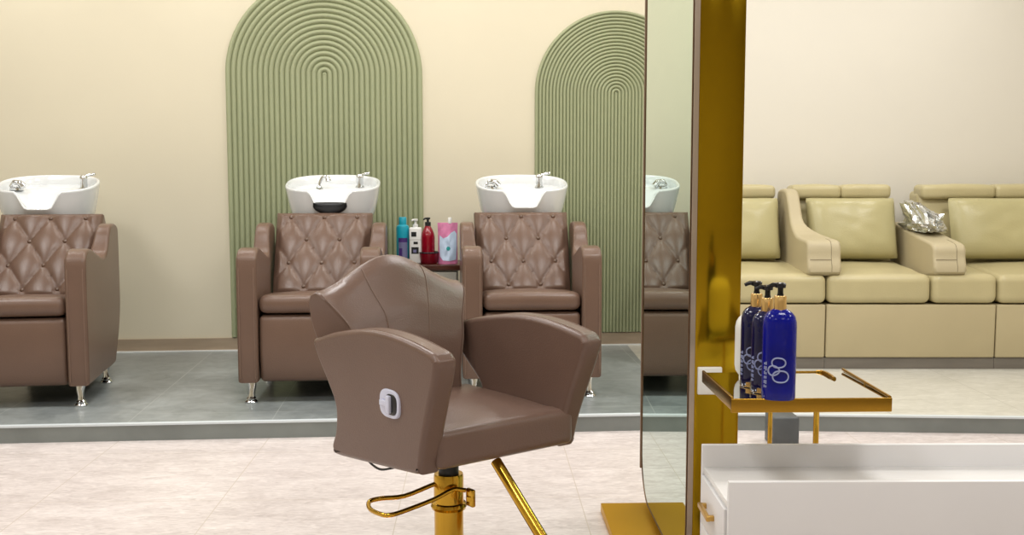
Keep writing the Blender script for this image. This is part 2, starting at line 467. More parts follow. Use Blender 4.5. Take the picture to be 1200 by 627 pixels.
def wash_chair(label, loc, rotz, spray, tap, pad=False, bdx=.022):
    t = thing('shampoo_chair', label, 'wash chair', (loc[0], loc[1], PZ), rotz, 'shampoo chairs along the back wall')
    HW = 0.322
    prof = catmull([(0.0, .10), (-.004, .40), (0.0, .63), (.02, .68), (.07, .706), (.15, .702), (.26, .672), (.36, .648), (.43, .655), (.48, .700), (.52, .755), (.57, .788),
                    (.65, .792), (.705, .778), (.728, .74), (.73, .55), (.725, .38), (.68, .26), (.60, .14), (.55, .10), (.30, .10)], 4)
    prof = [(max(p.x, -0.004), max(p.y, .098)) for p in prof]
    for s in (-1, 1):
        x0, x1 = (HW - .092, HW) if s > 0 else (-HW, -HW + .092)
        bm = slab(prof, x0, x1, 0.016, 3)
        for v in bm.verts:                    # wings get thinner and lean slightly outwards
            k = smooth01((v.co.y - .38) / .18)
            inner = (v.co.x < HW - .046) if s > 0 else (v.co.x > -HW + .046)
            if inner: v.co.x += s * 0.022 * k
        a = fin(bm, 'armrest', M['leather'], t, wn=True)
        xs = s * (HW - .013)
        b2 = bmesh.new()
        pp = [(xs, p[0] - 0.001 if p[0] < .02 else p[0], p[1] + (.0005 if p[0] > .02 else 0)) for p in [(-.0045, .12), (-.0045, .4), (-.0015, .61), (.018, .674)]]
        tube(b2, pp, 0.0022, 6)
        b3x = s * (HW - .079)
        tube(b2, [(b3x, q[1], q[2]) for q in pp], 0.0022, 6)
        fin(b2, 'seam', M['piping'], a)
    # seat cushion
    def seat_fn(v):
        v.co.z -= 0.045 * max(0, v.co.y - .05) / .45
    fin(cushion(-.228, .228, .008, .52, .412, .497, .034, .012, 8, seat_fn, .003, loc[0]), 'seat', M['leather'], t)
    # front leg-rest panel
    fin(cushion(-.226, .226, .022, .11, .098, .404, .022, 0.0, 6, lambda v: setattr(v.co, 'y', v.co.y - 0.012 * math.sin(PI * max(0, min(1, (v.co.z - .098) / .306))) if v.co.y < .06 else v.co.y)), 'leg_rest', M['leather'], t)
    fin(box(-.225, .225, .10, .62, .13, .40), 'base_frame', M['under'], t, smooth=False)
    # tufted backrest
    y0, z0, y1, z1 = .455, .432, .755, .835
    L = math.hypot(y1 - y0, z1 - z0); d = Vector((0, (y1 - y0) / L, (z1 - z0) / L)); n = Vector((0, -d.z, d.y))
    rows = [.93 * L, .66 * L, .385 * L, .11 * L]; dv = (rows[0] - rows[3]) / 3; su = .166
    nx, nv = 58, 64
    def hgt(u, v):
        a = u / su + (v - rows[2]) / (2 * dv); b = u / su - (v - rows[2]) / (2 * dv)
        h = 0.024 * (abs(math.sin(PI * a)) * abs(math.sin(PI * b))) ** 0.36
        ra = (u / su * 1.0); 
        for (bu, bv) in btn:
            r2 = (u - bu) ** 2 + (v - bv) ** 2
            h -= 0.006 * math.exp(-r2 / 0.0002)
        ed = min((1 - abs(u) / .238) * .238, v if v < L / 2 else L - v)
        return (h + 0.012) * smooth01(ed / .035 + .05)
    btn = []
    for i, v in enumerate(rows):
        for u in ((-su, 0, su) if i % 2 == 0 else (-su / 2, su / 2)): btn.append((u, v))
    bm = bmesh.new(); F = []; org = Vector((0, y0, z0))
    for j in range(nv + 1):
        v = L * j / nv; hw = .230 + .012 * j / nv; row = []
        for i in range(nx + 1):
            u = -1 + 2 * i / nx
            row.append(bm.verts.new(Vector((u * hw, 0, 0)) + org + d * v + n * hgt(u * .238, v)))
        F.append(row)
    for j in range(nv):
        for i in range(nx): bm.faces.new((F[j][i], F[j][i + 1], F[j + 1][i + 1], F[j + 1][i]))
    bnd = [F[0][i] for i in range(nx + 1)] + [F[j][nx] for j in range(1, nv + 1)] + [F[nv][i] for i in range(nx - 1, -1, -1)] + [F[j][0] for j in range(nv - 1, 0, -1)]
    cen = org + d * (L / 2)
    r1 = []; r2 = []
    for b in bnd:
        dirn = (b.co - cen); dirn = dirn - n * dirn.dot(n)
        r1.append(bm.verts.new(b.co + dirn.normalized() * .006 - n * .02)); r2.append(bm.verts.new(b.co - n * .09))
    for ra, rb in ((bnd, r1), (r1, r2)):
        for k in range(len(bnd)):
            k2 = (k + 1) % len(bnd); bm.faces.new((ra[k], ra[k2], rb[k2], rb[k]))
    bm.faces.new(r2)
    bk = fin(bm, 'backrest', M['leather'], t, ang=60)
    for (u, v) in btn:
        hw = (.230 + .012 * v / L) / .238
        b2 = bmesh.new()
        lathe(b2, [(.0, -.004), (.0105, -.004), (.012, .002), (.0105, .007), (.006, .0105), (0, .0115)], n=12)
        p = org + d * v + n * (hgt(u, v) + .002) + Vector((u * hw, 0, 0))
        rot = Vector((0, 0, 1)).rotation_difference(n).to_matrix().to_4x4()
        b2.transform(Matrix.Translation(p) @ rot)
        fin(b2, 'button', M['button'], bk)
    # pedestal behind, carrying the basin
    fin(box(-.17, .17, .80, 1.14, .0, .80, .02), 'pedestal', M['under'], t)
    # feet
    for sx in (-1, 1):
        for fy in (.055, .58):
            b2 = bmesh.new()
            x = sx * (HW - .05)
            tube(b2, [(x, fy + .01, .104), (x - sx * .004, fy, .075), (x - sx * .002, fy - .006, .045), (x, fy - .008, .022)], [.023, .018, .013, .016], 14)
            lathe(b2, [(.014, .03), (.022, .022), (.016, .018), (.025, .012), (.029, .006), (.028, 0)], (x, fy - .008, 0), 18)
            fin(b2, 'foot', M['chrome'], t)
    # basin with its fittings
    bs = fin(basin_mesh(), 'basin', M['porcelain'], t, (bdx, .99, 0), ang=70)
    faucet(bs, tap[0], tap[1], .955 + .03 * tap[1] / .2 - .01, tap[2])
    b2 = bmesh.new()
    if spray[3] == 'up':
        x, y, z = spray[0], spray[1], .95
        lathe(b2, [(.024, 0), (.024, .006), (.014, .012), (.012, .018)], (x, y, z), 18)
        tube(b2, catmull([(x, y, z + .01), (x + .006, y, z + .04), (x + .022, y - .004, z + .066), (x + .042, y - .01, z + .072), (x + .05, y - .014, z + .058)], 5, False), 0.0095, 10)
        tube(b2, [(x + .046, y - .012, z + .066), (x + .052, y - .016, z + .045)], [.012, .016], 12)
    else:
        x, y, z = spray[0], spray[1], .955
        lathe(b2, [(.034, -.004), (.034, .008), (.026, .014), (0, .016)], (x, y, z), 20)
        tube(b2, catmull([(x - .028, y - .01, z + .014), (x - .01, y - .012, z + .036), (x + .02, y - .014, z + .034), (x + .042, y - .02, z + .012)], 5, False), [.008] * 5 + [.013] * 5 + [.017] * 6, 12)
    fin(b2, 'spray_head', M['chrome'], bs)
    if pad:
        b2 = cushion(-.088, .088, -.022, .022, -.036, .030, .016, 0, 6)
        for v in b2.verts:
            k = (v.co.x / .088) ** 2
            v.co.z = v.co.z + .002 + (k * .034 if v.co.z < 0 else 0)
            v.co.y += k * .012
        b2.transform(Matrix.Translation((0, -.205, .858)) @ Matrix.Rotation(-.15, 4, 'X'))
        fin(b2, 'neck_rest', M['black'], bs)
    return t

wash_chair('leftmost brown shampoo chair with white basin, cut off by the left edge', (-2.055, 4.71), 0.125, (-.165, .03, 0, 'lie'), (.165, .06, .6), bdx=-.075)
wash_chair('brown tufted shampoo chair with black neck rest in its white basin', (-.765, 4.80), 0.036, (-.085, .09, 0, 'up'), (.135, .10, .55), True)
wash_chair('brown tufted shampoo chair before the small arch, its white basin without a neck rest', (.250, 4.86), 0.034, (-.165, .07, 0, 'lie'), (.105, .09, .1))

# ------------------------------------------------------------------ hydraulic styling chair
SA = 0.6286; SU = Vector((math.cos(SA), math.sin(SA), 0)); SB = Vector((-math.sin(SA), math.cos(SA), 0))
CU, CS = 0.26, 0.25                                     # where the column stands in the seat frame
sref = Vector((-.146, 2.507, 0))
sloc = sref + SU * CU + SB * CS
st = thing('styling_chair', 'brown leather salon chair on a gold column in the middle of the pale floor', 'salon chair', sloc, SA)
SW = 0.505
aprof = catmull([(.0, .415), (-.02, .49), (-.052, .575), (-.092, .680), (-.086, .708), (-.052, .722), (.08, .739), (.22, .738), (.38, .712), (.48, .686), (.518, .672),
                 (.500, .63), (.445, .56), (.412, .505), (.420, .44), (.444, .395), (.438, .374), (.415, .367), (.23, .384), (.05, .402), (.012, .408)], 5)
for s in (0, 1):
    x0, x1 = (0, .064) if s == 0 else (SW - .064, SW)
    pr = [(p.x - (.065 * math.exp(-((p.y - .50) / .08) ** 2) * smooth01((p.x - .2) / .2) if s else 0), p.y) for p in aprof]
    bm = slab(pr, x0, x1, .015, 4)
    for v in bm.verts:
        # outer faces flare with height
        f = (v.co.z - .5) / .24
        v.co.x += (-.012 if s == 0 else .012) * f
        v.co.x -= CU; v.co.y -= CS
    arm = fin(bm, 'armrest', M['leather2'], st, wn=True)
    bm = bmesh.new()
    xx = x0 + .016 if s == 0 else x1 - .016
    for q in ((x0 + .014), (x1 - .014)):
        pts = []
        for (a, b) in [(-.0875, .702), (-.052, .7235), (.08, .7405), (.22, .7395), (.38, .7135), (.48, .6875)]:
            f = (b - .5) / .24
            pts.append((q + (-.012 if s == 0 else .012) * f - CU, a - CS, b - .002))
        tube(bm, catmull(pts, 5, False), .0016, 6)
    fin(bm, 'seam', M['stitch'], arm)
    if s == 0:
        # recliner release: oval plate, dark recess, pale T lever
        def oval(rx, rz, n=40, p=3.0):
            return [(math.copysign(abs(math.cos(2 * PI * k / n)) ** (2 / p), math.cos(2 * PI * k / n)) * rx, math.copysign(abs(math.sin(2 * PI * k / n)) ** (2 / p), math.sin(2 * PI * k / n)) * rz) for k in range(n)]
        cy, cz = .115 - CS, .566
        bm = slab([(cy + a, cz + b) for a, b in oval(.046, .036)], -.010 - CU, .004 - CU, .004, 3)
        pl = fin(bm, 'lever_plate', M['lever_white'], arm, wn=True)
        bm = slab([(cy - .012 + a, cz + b) for a, b in oval(.026, .026)], -.0115 - CU, -.006 - CU, .001, 2)
        fin(bm, 'recess', M['black'], pl)
        bm = bmesh.new()
        bx(bm, -.018 - CU, -.010 - CU, cy - .004, cy + .034, cz - .008, cz + .008, .003)
        bx(bm, -.020 - CU, -.009 - CU, cy - .014, cy + .004, cz - .022, cz + .022, .003)
        fin(bm, 'release_lever', M['lever_white'], pl)

# seat: deep box cushion whose front comes out past the arms
def sfn(v):
    y = v.co.y + CS
    if v.co.z < .46: v.co.z -= .02 * max(0, y) / .4
    if v.co.z > .46: v.co.z -= .012 * max(0, .1 - y)
bm = cushion(.046 - CU, .478 - CU, -.024 - CS, .43 - CS, .415, .512, .020, .020, 8, sfn)
for v in bm.verts:
    y = v.co.y + CS
    if y > .03:                      # narrow between the arms
        k = smooth01((y - .0) / .04); v.co.x *= 1 - .13 * k
    elif v.co.x > 0 or v.co.x < 0:
        pass
fin(bm, 'seat', M['leather2'], st)

# backrest with camel-hump top
def btop(a): return .806 + .092 * (.5 + .5 * math.cos(PI * a)) ** .85
def sfront(v, z): 
    pts = [(.44, .355), (.55, .375), (.65, .398), (.72, .425), (.78, .468), (.83, .498), (.90, .515)]
    for (z0, s0), (z1, s1) in zip(pts[:-1], pts[1:]):
        if z <= z1: return s0 + (s1 - s0) * smooth_lin((z - z0) / (z1 - z0))
    return pts[-1][1]
def smooth_lin(t): return max(0, min(1, t))
NA, NV = 40, 28
def bpt(a, v, back):
    zt = btop(a); z = .43 + (zt - .43) * v
    zz = z - (zt - .806) * .55 * v            # the hump follows the recline
    sf = sfront(v, zz); sb = .455 + .10 * smooth01((z - .44) / .36)
    k = 1.0
    if v > .9: k = math.sqrt(max(0.0, 1 - ((v - .9) / .1) ** 2))
    mid = (sf + sb) / 2; s = mid + (sb - sf) / 2 * k * (1 if back else -1)
    lowk = smooth01((zz - .52) / .22)
    hw = (.222 + .040 * lowk if back else .192 + .013 * lowk + .05 * smooth01((zz - .70) / .11))
    if not back: s -= .0 + .018 * (abs(a) ** 4) * 0
    bow = .014 * (1 - a * a)                   # front face slightly dished
    if not back: s += bow * .4
    return Vector((a * hw - ((.030 + .032 * (1 - lowk)) * smooth01((a + 1) / 2)), s - CS, z))
bm = bmesh.new(); G = {}
for b in (0, 1):
    for j in range(NV + 1):
        for i in range(NA + 1):
            if j == NV and b == 1: G[b, i, j] = G[0, i, j]; continue
            G[b, i, j] = bm.verts.new(bpt(-1 + 2 * i / NA, math.sin(PI / 2 * j / NV) if False else j / NV, b))
for b in (0, 1):
    for j in range(NV):
        for i in range(NA):
            q = [G[b, i, j], G[b, i + 1, j], G[b, i + 1, j + 1], G[b, i, j + 1]]
            if b: q.reverse()
            bm.faces.new(q)
for i in (0, NA):
    for j in range(NV):
        q = []
        for vv in (G[0, i, j], G[0, i, j + 1], G[1, i, j + 1], G[1, i, j]):
            if vv not in q: q.append(vv)
        bm.faces.new(q)
bm.faces.new([G[0, i, 0] for i in range(NA + 1)] + [G[1, i, 0] for i in range(NA, -1, -1)])
bk = fin(bm, 'backrest', M['leather2'], st, ang=50)
bv = bk.modifiers.new('round', 'BEVEL'); bv.width = .008; bv.segments = 3; bv.limit_method = 'ANGLE'; bv.angle_limit = math.radians(50)
bm = bmesh.new()
for a0, a1 in ((-.42, -.30), (.42, .30), (-.985, -.985), (.985, .985)):
    pts = [bpt(a1 + (a0 - a1) * smooth01(v), v, 0) + Vector((0, -.0005, 0)) for v in [i / 30 * .985 for i in range(31)]]
    tube(bm, pts, .0016, 6)
fin(bm, 'seam', M['stitch'], bk)

# pump column, lever, footrest
bm = lathe(bmesh.new(), [(.0, .012), (.040, .012), (.040, .212), (.047, .214), (.050, .222), (.047, .230), (.041, .233), (.041, .305), (.039, .312), (.0, .312)], n=40)
fin(bm, 'column', M['gold'], st)
bm = lathe(bmesh.new(), [(.0, .31), (.028, .31), (.028, .36), (.045, .37), (.09, .38), (.09, .396), (0, .396)], n=28)
fin(bm, 'piston', M['black'], st)
bm = box(-.16, .16, -.17, .15, .385, .405, .005)
fin(bm, 'seat_plate', M['under'], st)
bm = lathe(bmesh.new(), [(0, 0), (.30, 0), (.30, .006), (.285, .012), (.08, .018), (.045, .03), (0, .03)], n=64)
fin(bm, 'base_disc', M['gold'], st)
iR = Matrix.Rotation(-SA, 3, 'Z')
def sl(p): return iR @ (Vector(p) - Vector((sloc.x, sloc.y, 0)))       # room point in the chair's own frame
loop = [(-.075, 2.86, .292), (-.12, 2.85, .285), (-.20, 2.82, .262), (-.262, 2.80, .262), (-.292, 2.785, .258), (-.285, 2.74, .252), (-.250, 2.69, .254), (-.228, 2.68, .256), (-.198, 2.70, .258), (-.12, 2.76, .270), (-.07, 2.80, .284), (-.035, 2.80, .282)]
bm = tube(bmesh.new(), catmull([sl(p) for p in loop], 4, False), .0062, 10)
c0 = sl((-.022, 2.80, .272))
bx(bm, c0.x - .006, c0.x + .006, c0.y - .016, c0.y + .016, c0.z - .034, c0.z + .014, .004)
lathe(bm, [(0, -.006), (.012, -.006), (.012, .006), (0, .006)], tuple(c0 + Vector((0, 0, -.012))), 14)
fin(bm, 'pump_lever', M['gold'], st)
a0 = sl((.044, 2.66, .40)); a1 = sl((.235, 2.385, .145))
bm = tube(bmesh.new(), [a0, a1], .0145, 14)
fr = fin(bm, 'footrest_arm', M['gold'], st)
bm = tube(bmesh.new(), [a1 + Vector((-.17, 0, .004)), a1 + Vector((.17, 0, .004))], .016, 14)
fin(bm, 'footrest_bar', M['gold'], st)
cb = [sl(p) for p in ((-.30, 2.78, .385), (-.285, 2.74, .378), (-.255, 2.69, .374), (-.225, 2.66, .384), (-.20, 2.66, .39))]
fin(tube(bmesh.new(), catmull(cb, 5, False), .003, 6), 'cable', M['black'], st)

# ------------------------------------------------------------------ mirror station
MX = 0.5466; MY0, MY1 = 2.712, 3.486; MZ0, MZ1 = 0.05, 2.55
ms = thing('mirror_station', 'tall floor-standing mirror station with gold side panel and base', 'mirror', (MX + .07, 3.1, 0))
O = Vector((MX + .07, 3.1, 0))
def rrect(y0, y1, z0, z1, r, n=14):
    pts = []
    for cy, cz, a0 in ((y1 - r, z1 - r, 0), (y0 + r, z1 - r, PI / 2), (y0 + r, z0 + r, PI), (y1 - r, z0 + r, 1.5 * PI)):
        for k in range(n + 1):
            a = a0 + PI / 2 * k / n; pts.append((cy + r * math.cos(a), cz + r * math.sin(a)))
    return pts
bm = box(MX - .14 - O.x, MX + .28 - O.x, 2.64 - O.y, 3.46 - O.y, 0, .03, .003)
fin(bm, 'base_plate', M['gold_base'], ms)
bm = box(MX + .014 - O.x, MX + .130 - O.x, 2.712 - O.y, 3.47 - O.y, .03, 2.6, .0015, 2)
fin(bm, 'gold_column', M['gold_col'], ms)
outer = rrect(MY0 - O.y, MY1 - O.y, MZ0, MZ1, .16); inner = rrect(MY0 + .007 - O.y, MY1 - .007 - O.y, MZ0 + .007, MZ1 - .007, .153)
bm = slab(outer, MX - O.x, MX + .0145 - O.x, .001, 1, 1)
mp_ = fin(bm, 'mirror_frame', M['frame'], ms, ang=30)
bm = slab(inner, MX - .0015 - O.x, MX + .002 - O.x, .0004, 1, 1)
fin(bm, 'mirror_glass', M['mirror'], mp_, ang=30)
bm = bmesh.new()
no = len(outer)
ring = []
for k in range(no):
    ring.append((MX - .0016 - O.x, inner[k][0], inner[k][1]))
tube(bm, ring, .0022, 6, closed=True)
fin(bm, 'dark_edge', M['frame_dark'], mp_)
bm = box(MX - .005 - O.x, MX + .02 - O.x, 3.488 - O.y, 3.500 - O.y, .14, 2.55)
fin(bm, 'edge_strip', M['edge'], ms)

# white socket plate fixed on the gold panel
bm = box(.567, .630, 2.700, 2.7125, .56, .632, .003)
for k in (0, 1):
    pass
tag(fin(bm, 'wall_plate', M['white_pl']), 'small white rectangular plate on the gold panel behind the tray', 'plate')

# ------------------------------------------------------------------ gold tray on posts
TZ = .649
TX0, TX1, TY0, TY1 = .546, .898, 2.25, 2.556
tr = thing('tray_stand', 'gold rimmed mirrored tray on thin gold posts', 'tray stand', ((TX0 + TX1) / 2, 2.5, 0))
T = Vector(((TX0 + TX1) / 2, 2.5, 0))
def tb(x0, x1, y0, y1, z0, z1, b=0.0): return box(x0 - T.x, x1 - T.x, y0 - T.y, y1 - T.y, z0, z1, b)
fin(tb(TX0 + .004, TX1 - .002, TY0 + .004, TY1, TZ - .010, TZ - .002), 'mirror_plate', M['tray_mirror'], tr, smooth=False)
fin(tb(TX0, TX1, TY0, TY0 + .006, TZ - .031, TZ, .002), 'front_rim', M['gold_tray'], tr)
fin(tb(TX0, TX0 + .006, TY0 + .004, TY1, TZ - .026, TZ + .004, .002), 'side_rim', M['gold_tray'], tr)
fin(tb(TX1 - .006, TX1, TY0 + .004, TY1, TZ - .012, TZ - .002, .001), 'side_rim', M['gold_tray'], tr)
bm = bmesh.new()
tube(bm, [(TX1 - .004 - T.x, TY0 + .004 - T.y, TZ + .001), (TX1 - .004 - T.x, TY1 - T.y, TZ + .004)], .0034, 8)
tube(bm, [(TX1 - .006 - T.x, 2.40 - T.y, TZ - .004), (TX1 - .006 - T.x, 2.40 - T.y, TZ + .003)], .002, 8)
fin(bm, 'side_rail', M['gold_tray'], tr)
bm = bmesh.new()  # solid gold bar modelled for a reflection seen in the mirror plate
bx(bm, TX0 + .10 - T.x, .832 - T.x, TY1 - .006 - T.y, TY1 - T.y, TZ - .012, TZ + .001, .002)
tube(bm, catmull([(.828 - T.x, TY1 - .003 - T.y, TZ - .002), (.840 - T.x, TY1 - .014 - T.y, TZ - .000), (.843 - T.x, TY1 - .05 - T.y, TZ + .001), (.843 - T.x, TY1 - .09 - T.y, TZ - .001)], 5, False), .0046, 10)
fin(bm, 'reflection_bar', M['gold_tray'], tr)
for px, r in ((.707, .0055), (.820, .007)):
    fin(tube(bmesh.new(), [(px - T.x, 2.52 - T.y, TZ - .01), (px - T.x, 2.52 - T.y, .006)], r, 14), 'post', M['gold'], tr)
fin(tb(.675, .85, 2.475, 2.60, 0, .008, .003), 'foot_plate', M['gold_tray'], tr)

# blue pump bottles
def pump_bottle(label, x, y, rot, s, m, deep=False):
    H = .176 * s; R = .0335 if deep else .0362
    t = thing('pump_bottle', label, 'bottle', (x, y, TZ - .002), rot, 'blue pump bottles on the tray')
    bm = bmesh.new()
    n = 36; rings = []
    def ring(k, z): rings.append([bm.verts.new((math.copysign(abs(math.cos(2 * PI * i / n)) ** .8, math.cos(2 * PI * i / n)) * R * k, math.copysign(abs(math.sin(2 * PI * i / n)) ** .8, math.sin(2 * PI * i / n)) * R * .82 * k, z)) for i in range(n)])
    for k, z in ((.92, 0), (1, .004), (1, .02), (1, H * .80), (.98, H * .86), (.90, H * .915), (.74, H * .955), (.54, H * .98), (.34, H)): ring(k, z)
    for a, b in zip(rings[:-1], rings[1:]):
        for i in range(n): bm.faces.new((a[i], a[(i + 1) % n], b[(i + 1) % n], b[i]))
    bm.faces.new(rings[0][::-1]); bm.faces.new(rings[-1])
    body = fin(bm, 'bottle_body', m, t)
    fin(lathe(bmesh.new(), [(.0, H - .002), (.0135, H - .002), (.0135, H + .026), (.012, H + .028), (0, H + .028)], n=20), 'collar', M['pale_gold'], t)
    bm = lathe(bmesh.new(), [(0, H + .027), (.008, H + .027), (.006, H + .034), (.006, H + .044), (.011, H + .045), (.012, H + .053), (.008, H + .056), (0, H + .056)], n=16)
    tube(bm, [(0, 0, H + .050), (-.016, 0, H + .051), (-.027, 0, H + .046)], [.006, .005, .004], 10)
    fin(bm, 'pump', M['pump_black'], t)
    if deep:
        b2 = lathe(bmesh.new(), [(R * .88, .0), (R * 1.02, .002), (R * 1.02, .013), (R * .9, .013)], sy=.86, n=30)
        fin(b2, 'base_band', M['pale_gold'], t)
    # printed emblem: three linked rings, and a column of print
    def surf(a, z, o=.0008):
        c, s_ = math.cos(a), math.sin(a)
        return Vector((math.copysign(abs(c) ** .8, c) * (R + o), math.copysign(abs(s_) ** .8, s_) * (R * .82 + o), z))
    bm = bmesh.new()
    a0 = -PI / 2
    for (da, dz, rr) in ((-.10, .083, .0105), (-.34, .066, .0105), (.02, .053, .0125)):
        pts = [surf(a0 + da + rr * math.cos(2 * PI * k / 28) / (R * .92), dz + rr * math.sin(2 * PI * k / 28)) for k in range(28)]
        tube(bm, pts, .0017, 6, closed=True)
    fin(bm, 'emblem', M['mark'], body)
    bm = bmesh.new()
    random.seed(3)
    for row, ang in enumerate((-.98, -.83)):
        z = .028
        while z < .085:
            h = random.uniform(.004, .009)
            p0 = surf(a0 + ang, z); p1 = surf(a0 + ang, z + h)
            tube(bm, [p0, p1], .0015, 5)
            z += h + .0035
    fin(bm, 'print', M['mark'], body)
    return t
pump_bottle('rearmost blue pump bottle, nearest the gold panel', .634, 2.394, -.35, 1.06, M['navy'], True)
pump_bottle('middle blue pump bottle, half hidden by the front one', .641, 2.328, -.30, 1.05, M['navy'], True)
pump_bottle('front blue pump bottle with silver ring emblem on the mirrored tray', .651, 2.2635, -.16, 1.12, M['blue'])
# white rounded canister behind the bottles
bm = cushion(.610, .752, 2.450, 2.520, TZ - .0018, TZ + .150, .03, .012, 6)
tag(fin(bm, 'canister', M['white_pl']), 'white rounded canister standing behind the blue bottles', 'canister')
# dark block placed for an unidentified dark patch behind the posts
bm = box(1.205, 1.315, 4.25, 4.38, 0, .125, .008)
tag(fin(bm, 'floor_dark_block', M['dark_block']), 'small dark grey block placed for a dark patch at the step behind the gold posts', 'box')

# ------------------------------------------------------------------ white drawer cabinet
cbn = thing('drawer_cabinet', 'white drawer cabinet with recessed top and gold handle', 'cabinet', (.525, 2.30, 0), -.02)
D = Vector((0, 0, 0))
def cbx(x0, x1, y0, y1, z0, z1, b=.002): return box(x0, x1, y0, y1, z0, z1, b, 2)
fin(cbx(.012, 1.25, -.125, .133, .06, .431), 'carcass', M['white_lam'], cbn, smooth=False)
fin(cbx(.03, 1.24, -.11, .12, .0, .06), 'toe_kick', M['plinth'], cbn, smooth=False)
fin(cbx(0.0, 1.26, -.130, .135, .431, .446), 'top', M['white_top'], cbn)
fin(cbx(-.003, 1.26, .135, .150, .06, .498), 'back_panel', M['white_lam'], cbn)
fin(cbx(-.001, 1.26, -.146, -.130, .02, .494), 'front_panel', M['white_lam'], cbn)
for z0, z1 in ((.318, .428), (.194, .314), (.066, .190)):
    d = fin(cbx(-.006, .012, -.124, .130, z0, z1, .0015), 'drawer', M['white_lam'], cbn)
    zc = (z0 + z1) / 2 + .002
    bm = bmesh.new()
    bx(bm, -.024, -.015, -.030, .075, zc - .006, zc + .006, .002)
    for y in (-.027, .060): bx(bm, -.020, -.005, y - .0, y + .012, zc - .006, zc + .006, .002)
    fin(bm, 'handle', M['gold_handle'], d)

# ------------------------------------------------------------------ cream recliner sofas on the right
RB = -.036
RO = Vector((1.404, 5.557, PZ))
def arm_prof(wing):
    if wing:
        return catmull([(.03, .50), (.02, .60), (.03, .665), (.07, .685), (.20, .690), (.29, .705), (.38, .76), (.45, .86), (.50, .925), (.56, .945), (.64, .945), (.70, .93), (.72, .85), (.72, .50), (.40, .47)], 4)
    return catmull([(.03, .50), (.02, .60), (.03, .652), (.08, .672), (.25, .692), (.45, .722), (.62, .748), (.70, .745), (.72, .70), (.72, .50), (.40, .47)], 4)
sofa = thing('sectional_sofa', 'long cream leather sofa with seats in a row behind the tray', 'sofa', RO + Vector((math.cos(RB) * .44, math.sin(RB) * .44, 0)), RB)
S0 = .44
for (a, b) in ((-.36, .44), (.44, .992), (.992, 1.342), (1.342, 2.25)):
    def fn(v):
        if v.co.z > .42: v.co.z += .028 * max(0, v.co.y - .1) / .5
    fin(cushion(a + .003 - S0, b - .003 - S0, 0.0, .60, .352, .505, .036, .018, 10, fn, .005, a * 7), 'seat', M['sofa'], sofa)
for (a, b) in ((-.36, .44), (.44, 1.342), (1.342, 2.25)):
    fin(box(a + .003 - S0, b - .003 - S0, .012, .60, .062, .346, .008), 'base_panel', M['sofa_base'], sofa)
    fin(box(a + .001 - S0, b - .001 - S0, .022, .60, 0, .06), 'plinth', M['plinth'], sofa, smooth=False)
for (a, b) in ((-.30, .30), (.385, .965), (1.135, 2.0)):
    def lean(v): v.co.y += .10 * max(0, (v.co.z - .5) / .45)
    bk = fin(cushion(a - S0, b - S0, .54, .70, .45, .93, .03, .0, 8, lean, .006, a * 5), 'backrest', M['sofa'], sofa)
    mid = (a + b) / 2
    for (p, q) in ((a + .004, mid + .002), (mid - .002, b - .002)):
        fin(cushion(p - S0, q - S0, .575, .735, .888, .968, .026, .006, 5, None, .007, p * 9), 'headrest_roll', M['sofa'], bk)
for (p, q, wing) in ((.335, .515, True), (1.0, 1.175, False)):
    ap = arm_prof(wing)
    bm = slab([(u.x, u.y) for u in ap], p - S0, q - S0, .018, 3)
    if wing:
        for v in bm.verts:
            if v.co.x > (p + q) / 2 - S0: v.co.x -= .105 * smooth01((v.co.y - .22) / .2)
    ar = fin(bm, 'armrest', M['sofa_arm'], sofa, wn=True)
    bm = bmesh.new()
    xs = p + (q - p) * .70 - S0
    tube(bm, [(xs, u.x, u.y) for u in ap[1:15]], .0014, 6)
    fy = min(ap[:9], key=lambda u: abs(u.y - .585)).x
    tube(bm, [(p + .012 - S0, fy, .585), (xs, fy, .585)], .0014, 6)
    fin(bm, 'seam', M['dark_seam'], ar)

def pillow(label, x0, x1, z0, z1, y, lean=.28, seed=0):
    """plump rectangular cushion leaning on the backrest"""
    W, Hh = x1 - x0, z1 - z0; n = 28; m = 20
    bm = bmesh.new(); G = {}
    for s in (-1, 1):
        for j in range(m + 1):
            for i in range(n + 1):
                u = -1 + 2 * i / n; v = -1 + 2 * j / m
                th = .075 * ((1 - abs(u) ** 3.2) * (1 - abs(v) ** 3.2)) ** .42
                th += .006 * noise.noise(Vector((u * 3 + seed, v * 3, s * 2))) * (1 - u * u)
                px = u * W / 2 * (1 - .012 * (1 - v * v) - .02 * v ** 8); pz = v * Hh / 2 * (1 - .02 * (1 - u * u) * (1 if v > 0 else 0) - .03 * u ** 8)
                if s == 1 and (i in (0, n) or j in (0, m)): G[s, i, j] = G[-1, i, j]; continue
                G[s, i, j] = bm.verts.new((px, s * th, pz))
    for s in (-1, 1):
        for j in range(m):
            for i in range(n):
                q = [G[s, i, j], G[s, i + 1, j], G[s, i + 1, j + 1], G[s, i, j + 1]]
                bm.faces.new(q if s < 0 else q[::-1])
    bm.transform(Matrix.Rotation(-lean, 4, 'X'))
    xc = (x0 + x1) / 2
    o = fin(bm, 'cushion', M['sofa_pil'], loc=RO + Vector((math.cos(RB) * xc - math.sin(RB) * y, math.sin(RB) * xc + math.cos(RB) * y, (z0 + z1) / 2)), rotz=RB, ang=60)
    return tag(o, label, 'cushion', 'leather cushions on the sofas')
pillow('olive cream leather cushion on the sofa beside the gold panel', -.27, .30, .545, .905, .49, seed=1)
pillow('olive cream leather cushion on the middle sofa', .455, .965, .545, .905, .49, seed=5)
pillow('olive cream leather cushion on the sofa at the right edge', 1.27, 1.93, .545, .905, .49, seed=9)

